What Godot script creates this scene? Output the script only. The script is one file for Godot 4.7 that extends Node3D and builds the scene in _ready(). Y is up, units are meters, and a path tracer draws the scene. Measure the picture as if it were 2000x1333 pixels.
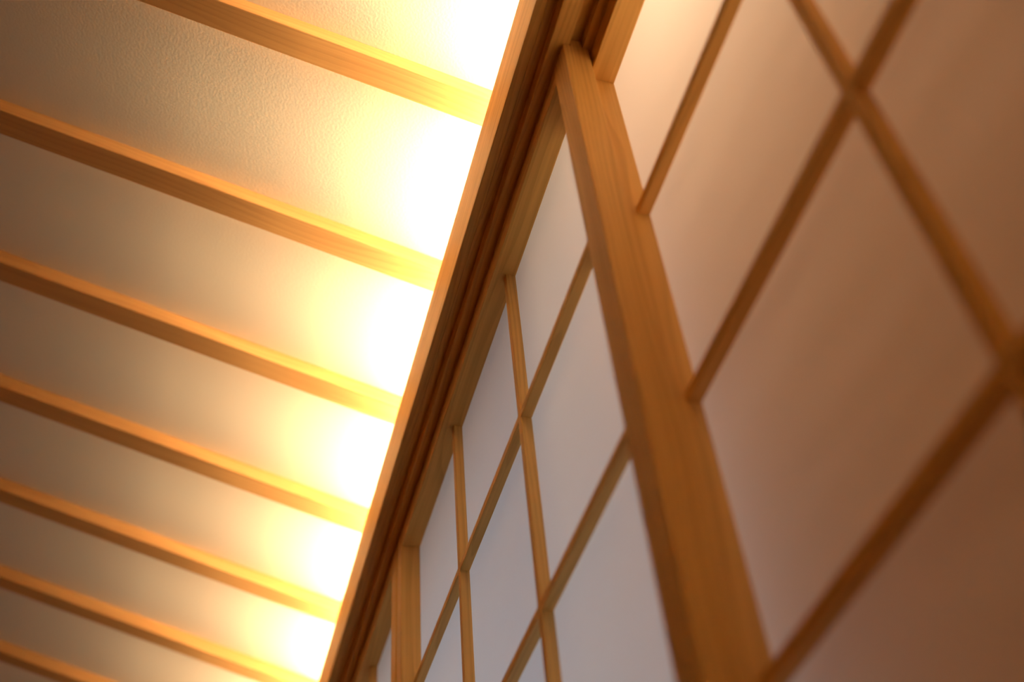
extends Node3D
# A Japanese room seen from a low seat, looking up along a wall of sliding paper screens to a sloping plaster ceiling
# with wooden battens; a strip lamp hides behind the fascia of the head rail.

const S := 0.32          # metres per layout unit (layout x runs to the screen wall, y up from eye height, f along the wall)
const H := 0.72          # eye height above the floor
const SLOPE := 0.308     # the ceiling rises away from the screen wall
const CEIL := 4.4433     # layout: y + SLOPE * x on the ceiling's underside
const Z_FAR := -4.3
const Z_NEAR := 1.9
const X_LEFT := -2.1

var rng := RandomNumberGenerator.new()
var wood: StandardMaterial3D
var batten_wood: StandardMaterial3D
var paper: StandardMaterial3D
var plaster: StandardMaterial3D
var wall_plaster: StandardMaterial3D
var floor_mat: StandardMaterial3D


func _ready() -> void:
	rng.seed = 20417
	setup_camera()
	setup_environment()
	make_materials()
	build_ceiling()
	build_head_rail()
	build_walls()
	build_screens()
	build_cove_light()
	build_pendant()


# ------------------------------------------------------------------ camera, sky, exposure
func setup_camera() -> void:
	var cam := Camera3D.new()
	cam.name = "camera"
	add_child(cam)
	cam.transform = Transform3D(Basis(Vector3(0.96105, -0.06992, 0.26737), Vector3(-0.15407, 0.66763, 0.72838), Vector3(-0.22944, -0.74120, 0.63086)).orthonormalized(), Vector3(0, H, 0))
	var lens := CameraAttributesPhysical.new()
	lens.frustum_focal_length = 39.5
	lens.frustum_focus_distance = 1.40
	lens.exposure_aperture = 2.5
	cam.attributes = lens
	cam.fov = 33.79
	cam.near = 0.02
	cam.far = 100.0
	cam.current = true


func setup_environment() -> void:
	var sky_mat := ProceduralSkyMaterial.new()
	sky_mat.sky_top_color = Color(0.50, 0.58, 0.70)
	sky_mat.sky_horizon_color = Color(0.66, 0.69, 0.75)
	sky_mat.ground_bottom_color = Color(0.20, 0.20, 0.20)
	sky_mat.ground_horizon_color = Color(0.40, 0.42, 0.44)
	sky_mat.energy_multiplier = 5.8
	var sky := Sky.new()
	sky.sky_material = sky_mat
	var env := Environment.new()
	env.background_mode = Environment.BG_SKY
	env.sky = sky
	env.tonemap_mode = Environment.TONE_MAPPER_LINEAR
	env.tonemap_exposure = 1.0
	env.sdfgi_enabled = true
	env.ssao_enabled = true
	env.ssil_enabled = true
	var we := WorldEnvironment.new()
	we.name = "environment"
	we.environment = env
	add_child(we)


# ------------------------------------------------------------------ materials
func wood_image(seed_value: int, contrast: float) -> ImageTexture:
	# straight-grained softwood: u runs along the grain (1.2 m, wraps), v across it (0.3 m)
	var w := 1024
	var h := 384
	var img := Image.create(w, h, true, Image.FORMAT_RGB8)
	var slow := FastNoiseLite.new()
	slow.seed = seed_value
	slow.frequency = 1.0
	slow.fractal_octaves = 2
	var fine := FastNoiseLite.new()
	fine.seed = seed_value + 7
	fine.frequency = 1.0
	fine.fractal_octaves = 2
	for i in w:
		var a := TAU * i / w
		var cx := cos(a)
		var sx := sin(a)
		for j in h:
			var v := float(j) / h
			var warp := slow.get_noise_3d(cx * 0.22, sx * 0.22, v * 2.2)
			var rings := v * 26.0 + warp * 4.5 + 2.2 * slow.get_noise_2d(v * 6.0, 3.7)
			var saw := rings - floorf(rings)
			var late := smoothstep(0.35, 0.95, saw) * (1.0 - smoothstep(0.95, 1.0, saw))
			var fibre := fine.get_noise_3d(cx * 0.7, sx * 0.7, v * 110.0)
			var broad := slow.get_noise_3d(cx * 0.3 + 9.0, sx * 0.3, v * 9.0)
			var t := 1.0 - contrast * (0.50 * late - 0.16 + 0.28 * fibre + 0.5 * broad)
			# late wood is redder as well as darker
			img.set_pixel(i, j, Color(clampf(0.92 * t, 0, 1), clampf(0.92 * pow(t, 1.35), 0, 1), clampf(0.92 * pow(t, 1.7), 0, 1)))
	img.generate_mipmaps()
	return ImageTexture.create_from_image(img)


func noise_normal(seed_value: int, size: int, freq: float, octaves: int, strength: float) -> ImageTexture:
	var n := FastNoiseLite.new()
	n.seed = seed_value
	n.frequency = freq
	n.fractal_octaves = octaves
	n.noise_type = FastNoiseLite.TYPE_SIMPLEX_SMOOTH
	var img := n.get_seamless_image(size, size)
	img.convert(Image.FORMAT_RGBA8)
	img.bump_map_to_normal_map(strength)
	return ImageTexture.create_from_image(img)


func lin(r: float, g: float, b: float) -> Color:
	return Color(r, g, b).linear_to_srgb()


func make_materials() -> void:
	wood = StandardMaterial3D.new()
	wood.albedo_texture = wood_image(11, 0.12)
	wood.albedo_color = lin(1.0, 0.60, 0.170)
	wood.roughness = 0.55
	wood.metallic_specular = 0.35
	batten_wood = wood.duplicate()
	batten_wood.albedo_texture = wood_image(29, 0.08)
	batten_wood.albedo_color = lin(0.82, 0.43, 0.13)

	paper = StandardMaterial3D.new()
	paper.albedo_color = lin(0.80, 0.76, 0.69)
	paper.roughness = 0.9
	paper.metallic_specular = 0.15
	paper.backlight_enabled = true
	paper.backlight = Color(1.0, 0.97, 0.92)
	paper.cull_mode = BaseMaterial3D.CULL_DISABLED

	plaster = StandardMaterial3D.new()
	plaster.albedo_color = lin(0.82, 0.72, 0.51)
	plaster.roughness = 0.95
	plaster.metallic_specular = 0.1
	plaster.normal_enabled = true
	plaster.normal_texture = noise_normal(5, 1024, 0.055, 3, 3.0)
	plaster.normal_scale = 0.21
	plaster.uv1_triplanar = true
	plaster.uv1_scale = Vector3.ONE * 3.3

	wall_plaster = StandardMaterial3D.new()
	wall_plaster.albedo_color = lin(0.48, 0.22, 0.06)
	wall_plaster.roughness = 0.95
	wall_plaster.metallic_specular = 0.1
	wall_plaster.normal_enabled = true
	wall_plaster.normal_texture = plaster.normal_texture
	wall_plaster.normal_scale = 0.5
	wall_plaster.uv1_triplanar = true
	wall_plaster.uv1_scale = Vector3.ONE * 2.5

	floor_mat = StandardMaterial3D.new()
	floor_mat.albedo_color = lin(0.085, 0.04, 0.014)
	floor_mat.roughness = 0.9
	floor_mat.metallic_specular = 0.2


# ------------------------------------------------------------------ geometry helpers
func lay(x: float, y: float, f: float) -> Vector3:
	return Vector3(x * S, H + y * S, -f * S)


func quad(st: SurfaceTool, p: Array, n: Vector3, uv: Array) -> void:
	# corners in order round the face; wound clockwise as seen from outside
	var order := [0, 1, 2, 0, 2, 3]
	if (p[1] - p[0]).cross(p[2] - p[0]).dot(n) > 0.0:
		order = [0, 2, 1, 0, 3, 2]
	for k in order:
		st.set_normal(n)
		st.set_uv(uv[k])
		st.add_vertex(p[k])


func tri(st: SurfaceTool, p: Array, n: Vector3, uv: Array) -> void:
	var order := [0, 1, 2]
	if (p[1] - p[0]).cross(p[2] - p[0]).dot(n) > 0.0:
		order = [0, 2, 1]
	for k in order:
		st.set_normal(n)
		st.set_uv(uv[k])
		st.add_vertex(p[k])


func timber(st: SurfaceTool, lo: Vector3, hi: Vector3, along: int, bevel: float, shift: Vector2) -> void:
	# a chamfered piece of timber whose grain runs along the given axis
	var a1 := (along + 1) % 3
	var a2 := (along + 2) % 3
	var uv_of := func(p: Vector3, n: Vector3) -> Vector2:
		var across: float = p[a1] if absf(n[a2]) >= absf(n[a1]) else p[a2] + 0.07
		if absf(n[along]) > 0.8:
			return Vector2((p[a1]) / 1.2, p[a2] / 0.3) + shift
		return Vector2(p[along] / 1.2, across / 0.3) + shift
	for axis in 3:
		var b := (axis + 1) % 3
		var c := (axis + 2) % 3
		for side in [0, 1]:
			var n := Vector3.ZERO
			n[axis] = 1.0 if side == 1 else -1.0
			var pts := []
			var uvs := []
			for k in [[0, 0], [1, 0], [1, 1], [0, 1]]:
				var p := Vector3.ZERO
				p[axis] = hi[axis] if side == 1 else lo[axis]
				p[b] = hi[b] - bevel if k[0] == 1 else lo[b] + bevel
				p[c] = hi[c] - bevel if k[1] == 1 else lo[c] + bevel
				pts.append(p)
				uvs.append(uv_of.call(p, n))
			quad(st, pts, n, uvs)
		# the four chamfers that run along this axis
		for sb in [0, 1]:
			for sc in [0, 1]:
				var n2 := Vector3.ZERO
				n2[b] = 1.0 if sb == 1 else -1.0
				n2[c] = 1.0 if sc == 1 else -1.0
				n2 = n2.normalized()
				var eb: float = hi[b] if sb == 1 else lo[b]
				var ec: float = hi[c] if sc == 1 else lo[c]
				var ib: float = eb - bevel * (1.0 if sb == 1 else -1.0)
				var ic: float = ec - bevel * (1.0 if sc == 1 else -1.0)
				var pts2 := []
				for k in [[0, 0], [1, 0], [1, 1], [0, 1]]:
					var p := Vector3.ZERO
					p[axis] = hi[axis] - bevel if k[0] == 1 else lo[axis] + bevel
					p[b] = eb if k[1] == 0 else ib
					p[c] = ic if k[1] == 0 else ec
					pts2.append(p)
				var uv2 := []
				for p in pts2:
					uv2.append(uv_of.call(p, n2))
				quad(st, pts2, n2, uv2)
	for k in 8:
		var s := [k & 1, (k >> 1) & 1, (k >> 2) & 1]
		var e := Vector3.ZERO
		var d := Vector3.ZERO
		for q in 3:
			e[q] = hi[q] if s[q] == 1 else lo[q]
			d[q] = 1.0 if s[q] == 1 else -1.0
		var pts3 := []
		for q in 3:
			var p := e - d * bevel
			p[q] = e[q]
			pts3.append(p)
		var n3 := d.normalized()
		tri(st, pts3, n3, [uv_of.call(pts3[0], n3), uv_of.call(pts3[1], n3), uv_of.call(pts3[2], n3)])


func begin() -> SurfaceTool:
	var st := SurfaceTool.new()
	st.begin(Mesh.PRIMITIVE_TRIANGLES)
	return st


func commit(st: SurfaceTool, called: String, m: Material, parent: Node) -> MeshInstance3D:
	var o := MeshInstance3D.new()
	o.name = called
	st.generate_tangents()
	o.mesh = st.commit()
	o.material_override = m
	o.cast_shadow = GeometryInstance3D.SHADOW_CASTING_SETTING_ON
	parent.add_child(o, true)
	return o


func shift_uv() -> Vector2:
	return Vector2(rng.randf(), 0.25 + rng.randf() * 0.35)


func timber_part(called: String, lo: Vector3, hi: Vector3, along: int, bevel: float, m: Material, parent: Node) -> MeshInstance3D:
	# the mesh is centred on its own origin
	var mid := (lo + hi) * 0.5
	var st := begin()
	timber(st, lo - mid, hi - mid, along, bevel, shift_uv())
	var o := commit(st, called, m, parent)
	o.position = mid
	return o


func thing(called: String, at: Vector3, label: String, category: String, group := "", kind := "") -> Node3D:
	var o := Node3D.new()
	o.name = called
	add_child(o, true)
	o.position = at
	tag(o, label, category, group, kind)
	return o


func tag(o: Node, label: String, category: String, group := "", kind := "") -> void:
	o.set_meta("label", label)
	o.set_meta("category", category)
	if group != "":
		o.set_meta("group", group)
	if kind != "":
		o.set_meta("kind", kind)


# ------------------------------------------------------------------ ceiling with battens
func build_ceiling() -> void:
	# local frame: x along the slope away from the screen wall, -y into the room, z along the wall
	var up_slope := Vector3(-1, SLOPE, 0).normalized()
	var normal := Vector3(SLOPE, 1, 0).normalized()
	var root := MeshInstance3D.new()
	root.name = "ceiling"
	var x0 := 1.46
	var origin := Vector3(x0 * S, H + (CEIL - SLOPE * x0) * S, 0)
	var run := (x0 * S - X_LEFT + 0.12) / absf(up_slope.x)
	var st := begin()
	timber(st, Vector3(0, 0, -Z_NEAR - 0.1), Vector3(run, 0.06, -Z_FAR + 0.1), 0, 0.002, Vector2.ZERO)
	st.generate_tangents()
	root.mesh = st.commit()
	root.material_override = plaster
	add_child(root)
	root.transform = Transform3D(Basis(up_slope, normal, up_slope.cross(normal)), origin)
	tag(root, "sloping cream plaster ceiling crossed by evenly spaced wooden battens, glowing along its low edge", "ceiling", "", "structure")
	var drop := 0.0905 * S / sqrt(1.0 + SLOPE * SLOPE)
	var inv := root.transform.affine_inverse()
	for k in range(-5, 12):
		var f_near := 2.220 + 0.918 * k
		var f_far := f_near + 0.130
		if -f_far * S < Z_FAR or -f_near * S > Z_NEAR:
			continue
		var za: float = (inv * Vector3(origin.x, origin.y, -f_near * S)).z
		var zb: float = (inv * Vector3(origin.x, origin.y, -f_far * S)).z
		timber_part("ceiling_batten", Vector3(0.02, -drop, minf(za, zb)), Vector3(run - 0.14, -0.0002, maxf(za, zb)), 0, 0.0006, batten_wood, root)


# ------------------------------------------------------------------ head rail
func build_head_rail() -> void:
	var root := thing("trim_1", lay(0.83, 3.59, 0.0), "long grooved wooden head rail above the paper screens, with a plain fascia board along its front", "head rail", "", "structure")
	var base := root.position
	var z0 := Z_FAR
	var z1 := Z_NEAR
	# grooved beam, drawn as a section and run along the wall
	var sec: Array[Vector2] = [Vector2(0.831, 3.660), Vector2(0.866, 3.660), Vector2(0.866, 3.592), Vector2(0.868, 3.590), Vector2(0.934, 3.590), Vector2(0.934, 3.650), Vector2(0.985, 3.650), Vector2(0.985, 3.590), Vector2(1.046, 3.590), Vector2(1.046, 3.650), Vector2(1.097, 3.650), Vector2(1.097, 3.590), Vector2(1.17, 3.590), Vector2(1.17, 3.64), Vector2(1.28, 3.64), Vector2(1.28, 3.72), Vector2(0.831, 3.72)]
	var st := begin()
	var off := shift_uv() * Vector2(1, 0.5)
	var run := 0.0
	for k in sec.size():
		var a := sec[k]
		var b := sec[(k + 1) % sec.size()]
		var pa := lay(a.x, a.y, 0) - base
		var pb := lay(b.x, b.y, 0) - base
		var d := (pb - pa)
		var n := Vector3(d.y, -d.x, 0).normalized()
		var pts := [Vector3(pa.x, pa.y, z0), Vector3(pb.x, pb.y, z0), Vector3(pb.x, pb.y, z1), Vector3(pa.x, pa.y, z1)]
		var v0 := run / 0.3
		run += d.length()
		var v1 := run / 0.3
		quad(st, pts, n, [off + Vector2(z0 / 1.2, v0), off + Vector2(z0 / 1.2, v1), off + Vector2(z1 / 1.2, v1), off + Vector2(z1 / 1.2, v0)])
	var beam := commit(st, "grooved_beam", wood, root)
	beam.set_meta("label", "beam with two sliding grooves along its underside")
	var lo := lay(0.79, 3.658, 0) - base
	var hi := lay(0.83, 3.949, 0) - base
	timber_part("fascia_board", Vector3(lo.x, lo.y, z0), Vector3(hi.x, hi.y, z1), 2, 0.0008, wood, root)


# ------------------------------------------------------------------ walls, floor and the corridor behind the screens
func slab(called: String, boxes: Array, m: Material, label: String, category: String) -> MeshInstance3D:
	var st := begin()
	for b in boxes:
		timber(st, b[0], b[1], 2, 0.001, Vector2.ZERO)
	var o := commit(st, called, m, self)
	tag(o, label, category, "", "structure")
	return o


func build_walls() -> void:
	slab("floor", [[Vector3(X_LEFT, -0.1, Z_FAR), Vector3(0.42, 0.0, Z_NEAR)]], floor_mat, "plain straw-coloured mat floor of the room", "floor")
	slab("floor_corridor", [[Vector3(0.4205, -0.1, Z_FAR), Vector3(1.6, -0.001, Z_NEAR)]], wood, "board floor of the corridor behind the screens", "floor")
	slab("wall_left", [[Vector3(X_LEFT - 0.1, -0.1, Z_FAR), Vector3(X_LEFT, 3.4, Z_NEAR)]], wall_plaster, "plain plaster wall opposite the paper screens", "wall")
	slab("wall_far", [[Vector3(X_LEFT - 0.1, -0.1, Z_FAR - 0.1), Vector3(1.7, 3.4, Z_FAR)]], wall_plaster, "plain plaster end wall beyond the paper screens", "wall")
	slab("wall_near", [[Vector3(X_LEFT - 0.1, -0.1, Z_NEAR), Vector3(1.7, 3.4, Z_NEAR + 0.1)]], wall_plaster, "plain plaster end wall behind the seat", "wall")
	var y_top := H + 3.72 * S
	var y_lip := H + 3.59 * S
	var x_a := 0.868 * S
	var x_b := 1.16 * S
	# wall over the head rail, and the stretches on either side of the screens
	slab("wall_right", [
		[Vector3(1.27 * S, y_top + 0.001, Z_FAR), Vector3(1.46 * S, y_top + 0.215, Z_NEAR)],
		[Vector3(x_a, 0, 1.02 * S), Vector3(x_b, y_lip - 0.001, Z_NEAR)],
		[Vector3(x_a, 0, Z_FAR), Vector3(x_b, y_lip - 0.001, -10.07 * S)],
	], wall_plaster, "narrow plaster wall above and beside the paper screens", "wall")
	slab("wall_corridor", [
		[Vector3(0.90, 0, -0.62), Vector3(1.00, 2.20, Z_NEAR)],
		[Vector3(0.47, 0, -0.62), Vector3(0.8995, 2.20, -0.57)],  # unseen return wall, added to keep sky light off the amber screen
		[Vector3(0.90, 1.95, -3.6), Vector3(1.00, 2.20, -0.6205)],
		[Vector3(0.90, 0, Z_FAR), Vector3(1.00, 2.20, -3.6005)],
	], wall_plaster, "outer wall of the corridor with a short return wall added to block sky light and one wide opening to the sky", "wall")
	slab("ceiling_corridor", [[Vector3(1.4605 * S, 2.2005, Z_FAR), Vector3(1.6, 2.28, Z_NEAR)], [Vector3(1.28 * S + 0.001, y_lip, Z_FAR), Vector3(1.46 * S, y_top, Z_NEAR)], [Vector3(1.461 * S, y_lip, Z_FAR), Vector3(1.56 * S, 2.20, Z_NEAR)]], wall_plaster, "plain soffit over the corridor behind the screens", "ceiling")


# ------------------------------------------------------------------ paper screens
const CELL_W := 0.8527
const BAR := 0.031
const STILE := 0.110
const DEPTH := 0.095
const PITCH := 0.79
const RAIL_Y := 3.49
const SHOULDER := 3.583
const ROWS := 7

var pane_meshes: Array = []


func pane_mesh(seed_value: int, w: float, h: float) -> ArrayMesh:
	# a stretched sheet with faint sags that run along the wall; flat where it is pasted down
	var n := FastNoiseLite.new()
	n.seed = seed_value
	n.frequency = 1.0
	n.fractal_octaves = 2
	var nu := 14
	var nv := 26
	var st := begin()
	st.set_smooth_group(0)
	for j in nv + 1:
		for i in nu + 1:
			var u := float(i) / nu
			var v := float(j) / nv
			var edge: float = smoothstep(0.0, 0.14, minf(u, 1 - u)) * smoothstep(0.0, 0.12, minf(v, 1 - v))
			var bump := n.get_noise_2d(u * 1.3 + seed_value * 3.1, v * 4.2 + u * 0.9)
			st.set_uv(Vector2(u, v))
			st.add_vertex(Vector3(bump * 0.0013 * edge, (v - 0.5) * h, (u - 0.5) * w))
	for j in nv:
		for i in nu:
			var a := j * (nu + 1) + i
			for k in [a, a + 1, a + nu + 2, a, a + nu + 2, a + nu + 1]:
				st.add_index(k)
	st.generate_normals()
	st.generate_tangents()
	return st.commit()


func build_screen(front: float, f_near: float, label: String) -> Node3D:
	# front: layout x of the frame's room side; f_near: where its nearer edge stands
	var width := 3 * CELL_W + 2 * BAR + 2 * STILE
	var floor_y := -H / S
	var f_mid := f_near + width * 0.5
	var root := thing("shoji_screen", lay(front + DEPTH * 0.5, floor_y, f_mid), label, "sliding screen", "sliding paper screens along the wall")
	var base := root.position
	var lo_hi := func(x0: float, x1: float, y0: float, y1: float, f0: float, f1: float) -> Array:
		return [lay(x0, y0, f1) - base, lay(x1, y1, f0) - base]
	# stiles: full height, with a tongue that runs in the groove of the head rail
	for f0 in [f_near, f_near + width - STILE]:
		var b: Array = lo_hi.call(front, front + DEPTH, floor_y, SHOULDER, f0, f0 + STILE)
		var mid: Vector3 = (b[0] + b[1]) * 0.5
		var st := begin()
		var sh := shift_uv()
		timber(st, b[0] - mid, b[1] - mid, 1, 0.0007, sh)
		var c: Array = lo_hi.call(front + 0.030, front + 0.073, SHOULDER - 0.02, 3.632, f0 + 0.002, f0 + STILE - 0.002)
		timber(st, c[0] - mid, c[1] - mid, 1, 0.0004, sh)
		commit(st, "stile", wood, root).position = mid
	# top and bottom rails
	var f_a := f_near + STILE
	var f_b := f_near + width - STILE
	var t: Array = lo_hi.call(front + 0.001, front + DEPTH - 0.001, RAIL_Y, SHOULDER, f_a, f_b)
	var mid_t: Vector3 = (t[0] + t[1]) * 0.5
	var st_t := begin()
	var sh_t := shift_uv()
	timber(st_t, t[0] - mid_t, t[1] - mid_t, 2, 0.0006, sh_t)
	var tt: Array = lo_hi.call(front + 0.030, front + 0.073, SHOULDER - 0.02, 3.630, f_a - 0.001, f_b + 0.001)
	timber(st_t, tt[0] - mid_t, tt[1] - mid_t, 2, 0.0004, sh_t)
	commit(st_t, "top_rail", wood, root).position = mid_t
	var y_low := RAIL_Y - PITCH * ROWS + BAR
	var r: Array = lo_hi.call(front + 0.001, front + DEPTH - 0.001, floor_y, y_low, f_a, f_b)
	timber_part("bottom_rail", r[0], r[1], 2, 0.0006, wood, root)
	# lattice: three columns, seven rows
	for k in 2:
		var f0 := f_a + CELL_W * (k + 1) + BAR * k
		var b: Array = lo_hi.call(front + 0.052, front + 0.0915, y_low, RAIL_Y, f0, f0 + BAR)
		timber_part("upright_bar", b[0], b[1], 1, 0.0004, wood, root)
	for k in ROWS - 1:
		var y0 := RAIL_Y - PITCH * (k + 1)
		var b: Array = lo_hi.call(front + 0.0526, front + 0.0914, y0, y0 + BAR, f_a, f_b)
		timber_part("cross_bar", b[0], b[1], 2, 0.0004, wood, root)
	# paper, one pane to each opening, pasted to the back of the lattice
	var w := (CELL_W + BAR) * S
	var h := PITCH * S
	if pane_meshes.is_empty():
		for k in 4:
			pane_meshes.append(pane_mesh(40 + k, w, h))
	for col in 3:
		for row in ROWS:
			var o := MeshInstance3D.new()
			o.name = "paper_pane"
			o.mesh = pane_meshes[(col * 3 + row * 5 + int(f_near * 2 + 8)) % 4]
			o.material_override = paper
			var fa := f_a + (CELL_W + BAR) * col - (BAR * 0.5 if col > 0 else 0.0)
			var fb := f_a + (CELL_W + BAR) * col + CELL_W + (BAR * 0.5 if col < 2 else 0.0)
			var yb := RAIL_Y - PITCH * (row + 1) + (BAR * 0.5 if row < ROWS - 1 else BAR)
			var yt := RAIL_Y - PITCH * row + (BAR * 0.5 if row > 0 else 0.0)
			root.add_child(o, true)
			o.position = lay(front + 0.0923, (yb + yt) * 0.5, (fa + fb) * 0.5) - base
			o.scale = Vector3(1, (yt - yb) * S / h, (fb - fa) * S / w)
	return root


func build_screens() -> void:
	var width := 3 * CELL_W + 2 * BAR + 2 * STILE
	var front_track := 0.908
	var back_track := 1.013
	build_screen(front_track, 1.667, "grey-lit paper screen in the front groove, its end stile overlapping the amber screen")
	var second := build_screen(front_track, 1.667 + width + 0.02, "front-groove paper screen butted stile to stile against the far edge of the grey-lit screen")
	# rebate that closes the joint between the two front screens, set back from their faces
	var fj := 1.667 + width
	timber_part("meeting_strip", lay(front_track + 0.035, -H / S + 0.01, fj + 0.02) - second.position, lay(front_track + 0.088, 3.58, fj + 0.0005) - second.position, 1, 0.0003, wood, second)
	build_screen(back_track, 1.838 - width, "amber paper screen in the rear groove, glowing below its top rail")
	build_screen(back_track, 1.667 + 2 * width + 0.02 - STILE * 1.1, "rear-groove paper screen beside the plaster end wall")


# ------------------------------------------------------------------ lamps
func build_cove_light() -> void:
	var len := Z_NEAR - Z_FAR - 0.3
	var zc := (Z_NEAR + Z_FAR) * 0.5
	var at := Vector3(1.16 * S, H + 3.803 * S, zc)
	var root := thing("cove_light_strip", at, "long warm strip light hidden behind the fascia board, washing the ceiling", "strip light")
	timber_part("housing", Vector3(-0.011, -0.028, -len * 0.5), Vector3(0.011, -0.004, len * 0.5), 2, 0.001, wall_plaster, root)
	var glow := StandardMaterial3D.new()
	glow.albedo_color = Color(0.9, 0.9, 0.9)
	glow.emission_enabled = true
	glow.emission = lin(1.0, 0.74, 0.49)
	glow.emission_energy_multiplier = 8.0
	timber_part("light_diffuser", Vector3(-0.009, -0.0035, -len * 0.5), Vector3(0.009, 0.0, len * 0.5), 2, 0.0005, glow, root)
	var lamp := AreaLight3D.new()
	lamp.name = "strip_lamp"
	lamp.area_size = Vector2(0.018, len)
	lamp.light_color = lin(1.0, 0.74, 0.49)
	lamp.light_energy = 9.9
	lamp.area_normalize_energy = true
	lamp.area_range = 12.0
	lamp.area_attenuation = 2.0
	lamp.shadow_enabled = true
	root.add_child(lamp)
	lamp.position = Vector3(0, 0.002, 0)
	# the light leaves along -z: turn it up, its long side along the wall
	lamp.basis = Basis(Vector3(1, 0, 0), Vector3(0, 0, 1), Vector3(0, -1, 0))
	# the whole strip is canted towards the room
	root.rotation.z = deg_to_rad(30.0)


func build_pendant() -> void:
	var at := lay(1.93, 3.56, 0.95)
	var root := thing("pendant_lantern", at, "small round glass lantern hanging in the corridor behind the amber screen", "lantern")
	var glow := StandardMaterial3D.new()
	glow.albedo_color = Color(0.95, 0.93, 0.9)
	glow.emission_enabled = true
	glow.emission = lin(1.0, 0.72, 0.44)
	glow.emission_energy_multiplier = 4.0
	var ball := SphereMesh.new()
	ball.radius = 0.045
	ball.height = 0.09
	ball.radial_segments = 32
	ball.rings = 16
	var globe := MeshInstance3D.new()
	globe.name = "globe_lamp"
	globe.mesh = ball
	globe.material_override = glow
	root.add_child(globe)
	var cap := MeshInstance3D.new()
	cap.name = "cap"
	var cm := CylinderMesh.new()
	cm.top_radius = 0.008
	cm.bottom_radius = 0.022
	cm.height = 0.03
	cap.mesh = cm
	cap.material_override = wood
	cap.position = Vector3(0, 0.056, 0)
	root.add_child(cap)
	var cord := MeshInstance3D.new()
	cord.name = "cord"
	var cc := CylinderMesh.new()
	cc.top_radius = 0.003
	cc.bottom_radius = 0.003
	cc.height = 2.2 - (at.y + 0.07)
	cord.mesh = cc
	cord.material_override = wall_plaster
	cord.position = Vector3(0, 0.07 + cc.height * 0.5, 0)
	root.add_child(cord)
	var lamp := OmniLight3D.new()
	lamp.name = "lantern_lamp"
	lamp.light_color = lin(1.0, 0.79, 0.55)
	lamp.light_energy = 0.185
	lamp.light_size = 0.04
	lamp.omni_range = 8.0
	lamp.omni_attenuation = 2.0
	lamp.shadow_enabled = true
	root.add_child(lamp)
